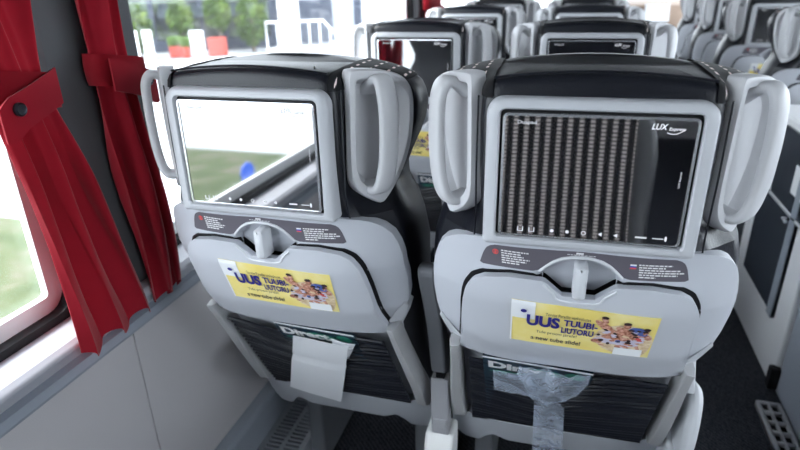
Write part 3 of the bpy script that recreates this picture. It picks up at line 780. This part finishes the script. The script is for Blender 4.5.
# window band: pillars, header and panes
def win_side(x0, x1, wins, ya, yb, nm, z0=.69, z1=1.62):
    struct(MB().box(x0, x1, ya, yb, z1, ZC).build('wall_%s_header' % nm, M['ceil'], smooth=False))
pill = [(YB,-1.50),(.735,.965),(3.10,3.36),(5.5,5.76),(7.9,8.16),(10.6,YF)]
for a, b in pill:
    struct(MB().box(XG-.03, XW-.004, a, b, .685, 1.64).build('wall_left_pillar', M['pillar'], smooth=False, bevel=.012))
win_side(XG-.04, XW, None, YB, YF, 'left')
def window(n, ya, yb, z0=.688, z1=1.62, seal=.016, edge=.030):
    """black rubber seal, pale bonded edge of the glass, the pane"""
    def ring(o, i, x0, x1):
        lo = []
        for (d, x) in ((o,x0),(o,x1),(i,x1),(i,x0),(o,x0)):
            r = max(.004, .055 - d)
            lo.append([(x, y, z) for y, z in rr(ya+d, yb-d, z0+d, z1-d, r, r)])
        return MB().loops(lo, False, False)
    g = struct(MB().loops([[(x,y,z) for y,z in rr(ya+.004,yb-.004,z0+.004,z1-.004,.05,.05)] for x in (XG-.026,XG-.022)]).build('window_%d' % n, M['glass'], smooth=False))
    struct(ring(-.03, seal, XG-.020, XG+.016).build('window_%d_seal' % n, M['black'], smooth=False))
    struct(ring(seal-.002, seal+edge, XG-.021, XG-.006).build('window_%d_frame' % n, M['whitepaint'], smooth=False))
for n, (a, b) in enumerate(((-1.50,.735),(.965,3.10),(3.36,5.5),(5.76,7.9),(8.16,10.6))): window(n+1, a, b)
# right side, out of the picture, with its own windows for daylight
struct(MB().box(XR, XR+.05, YB, YF, 0, .70).build('wall_right', M['panel'], smooth=False))
struct(MB().box(XR, XR+.05, YB, YF, 1.62, ZC).build('wall_right_header', M['ceil'], smooth=False))
for a, b in pill: struct(MB().box(XR, XR+.05, a, b, .70, 1.62).build('wall_right_pillar', M['pillar'], smooth=False))
for n, (a, b) in enumerate(((-1.50,.735),(.965,3.10),(3.36,5.5),(5.76,7.9),(8.16,10.6))):
    struct(MB().box(XR+.02, XR+.024, a, b, .70, 1.62).build('window_%d' % (n+6), M['glass'], smooth=False))
struct(MB().box(XG-.04, XR+.05, YB-.05, YB, 0, ZC).build('wall_back', M['ceil'], smooth=False))
struct(MB().box(XG-.04, XR+.05, YF, YF+.05, 0, .55).build('wall_front', M['pillar'], smooth=False))
struct(MB().box(XG-.04, XR+.05, YF, YF+.05, 1.75, ZC).build('wall_front_header', M['ceil'], smooth=False))
# tan front console at the end of the aisle with a white panel
d = empty('front_console', (1.45,9.9,0), 'tan front console with a white panel at the far end of the aisle', 'dashboard')
for nm, mb, mt in (('body', MB().prism([(9.6,0),(9.55,.60),(9.68,.84),(10.3,.90),(10.6,.62),(10.6,0)], 0, .98, 2.05), 'tan'),
                   ('panel', MB().prism([(9.535,.62),(9.55,.615),(9.66,.86),(9.64,.865)], 0, 1.33, 1.66), 'whitepanel'),
                   ('knob', MB().tube([(1.49,9.545,.585),(1.49,9.525,.585)], .035, 14), 'black')):
    o = mb.build(nm, M[mt], d, bevel=.01); o.location = (-1.45,-9.9,0)

# heater under the window seat
h = empty('floor_heater', (-.255,1.5,0), 'grey slatted heater on the floor under the window seats', 'heater')
def at_h(mb, name, mat, **k):
    o = mb.build(name, mat, h, **k); o.location = (.255,-1.5,0)
at_h(MB().box(-.318,-.205,.55,3.4,0,.020), 'tray', M['black'], smooth=False)
at_h(MB().prism([(-.330,0),(-.330,.034),(-.318,.036),(-.318,0)], 1, .55, 3.4), 'edge', M['grille'], smooth=False)
at_h(MB().prism([(-.205,0),(-.205,.036),(-.198,.036),(-.172,.012),(-.168,0)], 1, .55, 3.4), 'edge', M['grille'], smooth=False)
g = MB(); y = .56
while y < 2.6:
    g.box(-.318,-.205,y,y+.0075,.028,.0345); y += .0150
g.box(-.267,-.257,.55,2.6,.028,.0350); g.box(-.318,-.310,.55,2.6,.028,.0350); g.box(-.213,-.205,.55,2.6,.028,.0350)
at_h(g, 'grille', M['grille'], smooth=False)

# partition cabinet beside the aisle, right
cb = empty('partition_cabinet', (1.36,1.85,0), 'white partition cabinet with dark slate panels beside the aisle', 'cabinet')
def at_c(mb, name, mat, **k):
    o = mb.build(name, mat, cb, **k); o.location = (-1.36,-1.85,0); return o
at_c(MB().box(1.135,1.60,1.795,2.415,0,.80), 'body', M['whitepanel'], bevel=.008)
dp = at_c(MB().box(1.124,1.136,1.950,2.283,.205,.532), 'door', M['darkpanel'], bevel=.003, smooth=False)
MB().tube([(1.126,1.975,.520),(1.112,1.975,.520),(1.112,1.945,.520)], .006, 10).build('door_handle', M['silver'], dp)
at_c(MB().box(1.121,1.136,1.905,1.950,.195,.78), 'edge_strip', M['rail'], bevel=.003)
at_c(MB().box(1.1225,1.136,1.905,1.935,.20,.78), 'edge_strip', M['darkpanel'], bevel=.002)
up = at_c(MB().box(1.124,1.136,1.800,2.185,.541,.775), 'upper_panel', M['darkpanel'], bevel=.003, smooth=False)
MB().box(1.1215,1.1245,1.90,2.0,.60,.69).build('sticker', M['stickerwhite'], up, bevel=.001)
at_c(MB().box(1.121,1.136,1.802,2.185,.533,.541), 'divider', M['shell2'])
at_c(MB().box(1.145,1.60,1.30,1.785,0,.52), 'side_partition', M['greypanel'], bevel=.008)
at_c(MB().box(1.118,1.150,1.770,1.805,.012,.085), 'corner_bracket', M['black'], bevel=.004)
# step grille in the aisle floor
sg = empty('step_grille', (1.09,1.55,0), 'pale slotted grille on the aisle floor beside the grey partition', 'grille')
m = MB()
for x0, x1 in ((1.066,1.078),(1.098,1.103),(1.126,1.136)): m.box(x0,x1,1.28,1.69,.001,.020)
y = 1.285
while y < 1.69: m.box(1.071,1.133,y,y+.010,.002,.018); y += .0445
o = m.build('slats', M['armlight'], sg); o.location = (-1.09,-1.55,0)
o = MB().box(1.068,1.134,1.282,1.690,.0005,.006).build('backing', M['darkgap'], sg); o.location = (-1.09,-1.55,0)

# ------------------------------------------------------------------ curtains
def curtain(label, base_y, ytab0, ytab1, xc, seed, tie_z, z0=.655, z1=1.70, tie=True, group='red curtains tied back beside the windows', pend=1):
    rg = random.Random(seed); ph = [rg.uniform(0,6.28) for _ in range(6)]
    zt = [z0, .86, tie_z, 1.22, z1]
    e = empty('curtain', (xc, base_y, z0), label, 'curtain', group)
    G = []
    for r in range(61):
        z = z0 + (z1-z0)*r/60; row = []
        a = interp(z, zt, ytab0); b = interp(z, zt, ytab1)
        k = abs(z - tie_z); pin = sstep(0, .22, k)
        for c in range(121):
            s = c/120
            f = math.sin(2*PI*2.4*s + ph[0] + .6*math.sin(2.5*z+ph[1])) + .32*math.sin(2*PI*5.3*s + ph[2] + 1.2*z)*sstep(z0, z0+.3, z) + .4*math.sin(2*PI*1.3*s+ph[3])
            amp = .006 + .014*pin*interp(z, [z0, z0+.30], [.35, 1])
            zz = z - (.012*math.sin(2*PI*2.3*s+ph[4]) + .03*(s-.5)*0 if r == 0 else 0)
            bow = .020*math.sin(PI*s)*(1-pin*.5)
            row.append((xc + amp*f + bow + .006*pin*math.sin(14*z+ph[5]), a + (b-a)*s + .004*math.sin(2*PI*5*s+9*z)*pin, zz))
        G.append(row)
    o = MB().patch(G, (-.0015,0,0)).build('cloth', M['curtain'], e); o.location = (-xc,-base_y,-z0)
    if tie:
        a = interp(tie_z, zt, ytab0) - .008; b = interp(tie_z, zt, ytab1) + .008; cy = (a+b)/2; hwid = (b-a)/2
        band = []
        for k in range(41):
            t = 2*PI*k/40; row = []
            ex = math.copysign(abs(math.cos(t))**.55, math.cos(t)); ey = math.copysign(abs(math.sin(t))**.55, math.sin(t))
            for j in range(9):
                w = j/8; slant = -.10*(ey*hwid)*1.6
                row.append((xc + .010 + .026*ex, cy + (hwid+.003*math.sin(PI*w))*ey, tie_z - .026 + .052*w + slant))
            band.append(row)
        t = MB().patch(band, (0,0,0)).build('tie_band', M['curtain'], e); t.location = (-xc,-base_y,-z0)
        # loose pointed end lying on the front of the band
        fx = xc + .040
        E = []
        for j in range(13):
            w = j/12; y = (cy + hwid*pend*.80) - pend*(hwid*1.9)*w; drop = -.022*w + .004
            hgt = .026*(1 if w < .86 else 1-(w-.86)/.14*.35)
            E.append([(fx + .004*math.sin(PI*w), y, tie_z - .004 + drop + hgt*(2*q/6-1) - .012*w - (0.012*(q<3)*sstep(.6,1,w))) for q in range(7)])
        t2 = MB().patch(E, (-.003,0,0)).build('tie_end', M['curtain'], e); t2.location = (-xc,-base_y,-z0)
        by = cy - pend*hwid*.62; bz = tie_z - .020
        t3 = MB().loops([[(fx+dx, by+r*math.cos(2*PI*k/18), bz+r*math.sin(2*PI*k/18)) for k in range(18)] for r, dx in ((.0095,.003),(.0095,.0075),(.0075,.0095),(.005,.0085))]).build('snap_button', M['button'], e); t3.location = (-xc,-base_y,-z0)
    return e
curtain('nearest red curtain, tied back with a dark snap button', .70, [.640,.632,.606,.555,.40], [.812,.768,.702,.705,.78], -.338, 2, 1.106)
curtain('red curtain on the far side of the grey pillar, beside the nearest window seat', .87, [.838,.815,.806,.803,.80], [.930,.924,.900,.893,.98], -.338, 9, 1.105, pend=-1)
curtain('small red curtain far along the windows, above the second window-side seat', 3.2, [3.06]*5, [3.42]*5, -.33, 4, 1.100, pend=-1)
# ------------------------------------------------------------------ outside the windows
GZ = -1.2
struct(MB().box(-70, 60, -50, 90, GZ-.3, GZ-.02).build('ground_pavement', M['pavement'], smooth=False))
struct(MB().box(-7.6, -1.6, -6.9, 4.7, GZ-.05, GZ).build('ground_lawn', M['grass'], smooth=False))
struct(MB().box(-7.75, -7.6, -6.9, 4.7, GZ-.05, GZ+.06).build('trim_kerb', M['whitepaint'], smooth=False))
# glazed building across the yard
B0 = Vector((-27.0, 13.2, GZ)); bd = Vector((3.42,2.24,0)).normalized(); bn = Vector((bd.y,-bd.x,0))
b = empty('glazed_building', B0, 'dark framed glass building across the pale yard', 'building')
ang = math.atan2(bd.y, bd.x); b.rotation_euler.z = ang
for nm, mb, mt in [('wall', MB().box(4,22,.6,6,0,7), 'concrete'), ('plinth', MB().box(4,18.0,-.15,.6,0,.42), 'concrete'),
                   ('awning', MB().prism([(.3,1.62),(-.9,1.22),(-.9,1.34),(.3,1.80)], 0, 13.7, 17.5), 'awning')]:
    mb.build(nm, M[mt], b, smooth=False)
for k in range(16):
    MB().box(4.1+k*.93-.09,4.1+k*.93+.09,-.05,.6,0,7).build('column', M['concrete'], b, smooth=False)
for k in range(15):
    w = MB().box(4.1+k*.93+.09,4.1+k*.93+.84,.30,.36,.42,3.4).build('window', M['facglass'], b, smooth=False)
    MB().box(4.1+k*.93+.09,4.1+k*.93+.84,.22,.30,1.95,2.07).build('transom', M['concrete'], w, smooth=False)
def yard(u, v, z=0): return B0 + bd*u + bn*v + Vector((0,0,z))
def tree(name, pos, hgt, rad, label, seed, trunk=.07):
    rg = random.Random(seed); t = empty(name, pos, label, 'tree', 'trees in front of the building')
    MB().tube([(0,0,0),(.03,0,hgt*.5),(0,.03,hgt*.8)], [trunk,trunk*.7,trunk*.4], 8).build('trunk', M['bark'], t)
    mb = MB()
    for k in range(700):
        th = rg.uniform(0,2*PI); ph = math.acos(rg.uniform(-1,1)); r = rad*rg.uniform(.3,1)**.5
        c = Vector((r*math.sin(ph)*math.cos(th), r*math.sin(ph)*math.sin(th), hgt*.60 + r*1.5*math.cos(ph)))
        a = Vector((rg.gauss(0,1),rg.gauss(0,1),rg.gauss(0,1))).normalized(); q = a.orthogonal().normalized(); w = a.cross(q); s_ = rg.uniform(.06,.13)
        mb.add([c+q*s_, c+w*s_*.6, c-q*s_, c-w*s_*.6], [(0,1,2,3)])
    mb.build('crown', M['foliage'], t, smooth=False)
for k, (u, v, hh, r, lb) in enumerate(((13.0,2.2,1.7,.60,'bushy yellow green tree nearest the red curtain'),(14.55,1.75,2.2,.48,'slim green tree before the awning'),(17.1,1.8,1.9,.62,'pale green tree left of the white column'),(15.9,1.75,2.5,.50,'taller green tree behind the awning end'))):
    tree('tree', yard(u,v), hh, r, lb, k+20)
def signboard(pos, w, hgt, label, mat):
    t = empty('notice_board', pos, label, 'board', 'boards in front of the building'); t.rotation_euler.z = ang
    MB().box(-w/2,w/2,-.02,.02,.08,hgt).build('board', M[mat], t, bevel=.01)
    for s in (-1,1): MB().box(s*w*.38-.02,s*w*.38+.02,-.10,.10,0,.10).build('foot', M['postgrey'], t)
signboard(yard(13.02,3.0), .15, 1.02, 'narrow white notice board beside the far red curtain', 'whitepaint')
signboard(yard(13.40,2.9), .32, 1.02, 'white notice board next to the narrow one', 'whitepaint')
signboard(yard(15.05,2.6), .50, .92, 'broad pale notice board under the dark awning', 'stickerwhite')
def planter(u, v, w, hgt, lb, flowers=True):
    t = empty('planter', yard(u,v), lb, 'planter', 'planters before the building'); t.rotation_euler.z = ang
    MB().box(-w/2,w/2,-.14,.14,0,hgt).build('tub', M['redpaint'], t, bevel=.02)
    if flowers:
        rg = random.Random(int(u*10)); mb = MB()
        for k in range(90):
            c = Vector((rg.uniform(-w/2,w/2), rg.uniform(-.12,.12), rg.uniform(hgt,hgt+.3))); q = .05
            mb.add([c+Vector((q,0,0)), c+Vector((0,q,q)), c-Vector((q,0,0)), c-Vector((0,q,q))], [(0,1,2,3)])
        mb.build('plants', M['foliage'], t, smooth=False)
planter(14.25,2.5,.42,.42,'red planter left of the broad pale board')
planter(14.62,2.75,.28,.40,'small red planter touching the broad pale board')
planter(15.75,2.6,.68,.66,'orange red box before the glass building, right of the broad board', False)
wc = empty('white_column', yard(18.5,2.2), 'white round column in front of the building', 'column')
MB().tube([(0,0,0),(0,0,6)], .40, 20).build('shaft', M['whitepaint'], wc); MB().box(-.48,.48,-.48,.48,0,.15).build('plinth', M['whitepaint'], wc)
wc = empty('pale_pillar', yard(20.75,1.6), 'pale square pillar right of the ramp railing', 'column'); wc.rotation_euler.z = ang
MB().box(-.38,.38,-.3,.3,0,6).build('shaft', M['greypanel'], wc, bevel=.03); MB().box(-.45,.45,-.37,.37,0,.2).build('plinth', M['whitepaint'], wc)
dp = empty('drain_post', yard(21.3,2.4), 'thin dark post at the right end of the yard', 'post')
MB().tube([(0,0,0),(0,0,5)], .06, 10).build('pole', M['concrete'], dp); MB().box(-.1,.1,-.1,.1,0,.05).build('foot', M['concrete'], dp)
rl = empty('ramp_railing', yard(17.55,2.9), 'white metal railing sloping down beside the white column', 'railing'); rl.rotation_euler.z = ang
MB().tube([(0,0,0),(0,0,1.12),(2.15,0,1.12),(2.75,0,.45),(2.75,0,0)], .035, 8).build('handrail', M['whitepaint'], rl)
for k in range(1, 7):
    x = k*.40; z = 1.12 if x < 2.15 else 1.12-(x-2.15)*1.117
    MB().tube([(x,0,0),(x,0,z)], .024, 8).build('baluster', M['whitepaint'], rl)
MB().tube([(0,0,.15),(2.75,0,.15)], .024, 8).build('lower_rail', M['whitepaint'], rl)
# blue round sign on the lawn behind, mirrored in the window seat's screen
sg = empty('road_sign', (-3.3,-4.60,GZ), 'small blue round sign on the lawn, mirrored in the nearest window seat screen', 'sign'); sg.rotation_euler.z = math.radians(5)
MB().tube([(0,0,0),(0,0,.48)], .012, 8).build('post', M['postgrey'], sg)
MB().tube([(.014,0,.40),(.030,0,.40)], .130, 28).build('face', M['signblue'], sg)

# ------------------------------------------------------------------ light
w = bpy.data.worlds.new('World'); sc.world = w; w.use_nodes = True
bg = w.node_tree.nodes['Background']; bg.inputs['Color'].default_value = (.88,.94,1,1); bg.inputs['Strength'].default_value = 4.0
s = bpy.data.lights.new('sun', 'SUN'); s.energy = 4.0; s.angle = math.radians(12); s.color = (1,.96,.9)
so_ = bpy.data.objects.new('sun', s); COL.objects.link(so_); so_.rotation_euler = (math.radians(38), 0, math.radians(-65))
# ------------------------------------------------------------------ camera
R = ((.95981063,.27993769,-.01996094),(.09089895,-.37737525,-.92158847),(-.26552011,.88273598,-.38765481))
cam = bpy.data.cameras.new('camera'); co = bpy.data.objects.new('camera', cam); COL.objects.link(co)
co.matrix_world = Matrix(((R[0][0],-R[1][0],-R[2][0],.43635141),(R[0][1],-R[1][1],-R[2][1],.00015595),(R[0][2],-R[1][2],-R[2][2],1.23882774),(0,0,0,1)))
cam.sensor_width = 36; cam.lens = 580.14663*36/800; cam.clip_start = .02; cam.clip_end = 300
cam.dof.use_dof = True; cam.dof.focus_distance = .82; cam.dof.aperture_fstop = 4.5
sc.camera = co
sc.view_settings.view_transform = 'Standard'; sc.view_settings.look = 'None'; sc.view_settings.gamma = 1.0
sc.view_settings.use_curve_mapping = False; sc.view_settings.exposure = .8
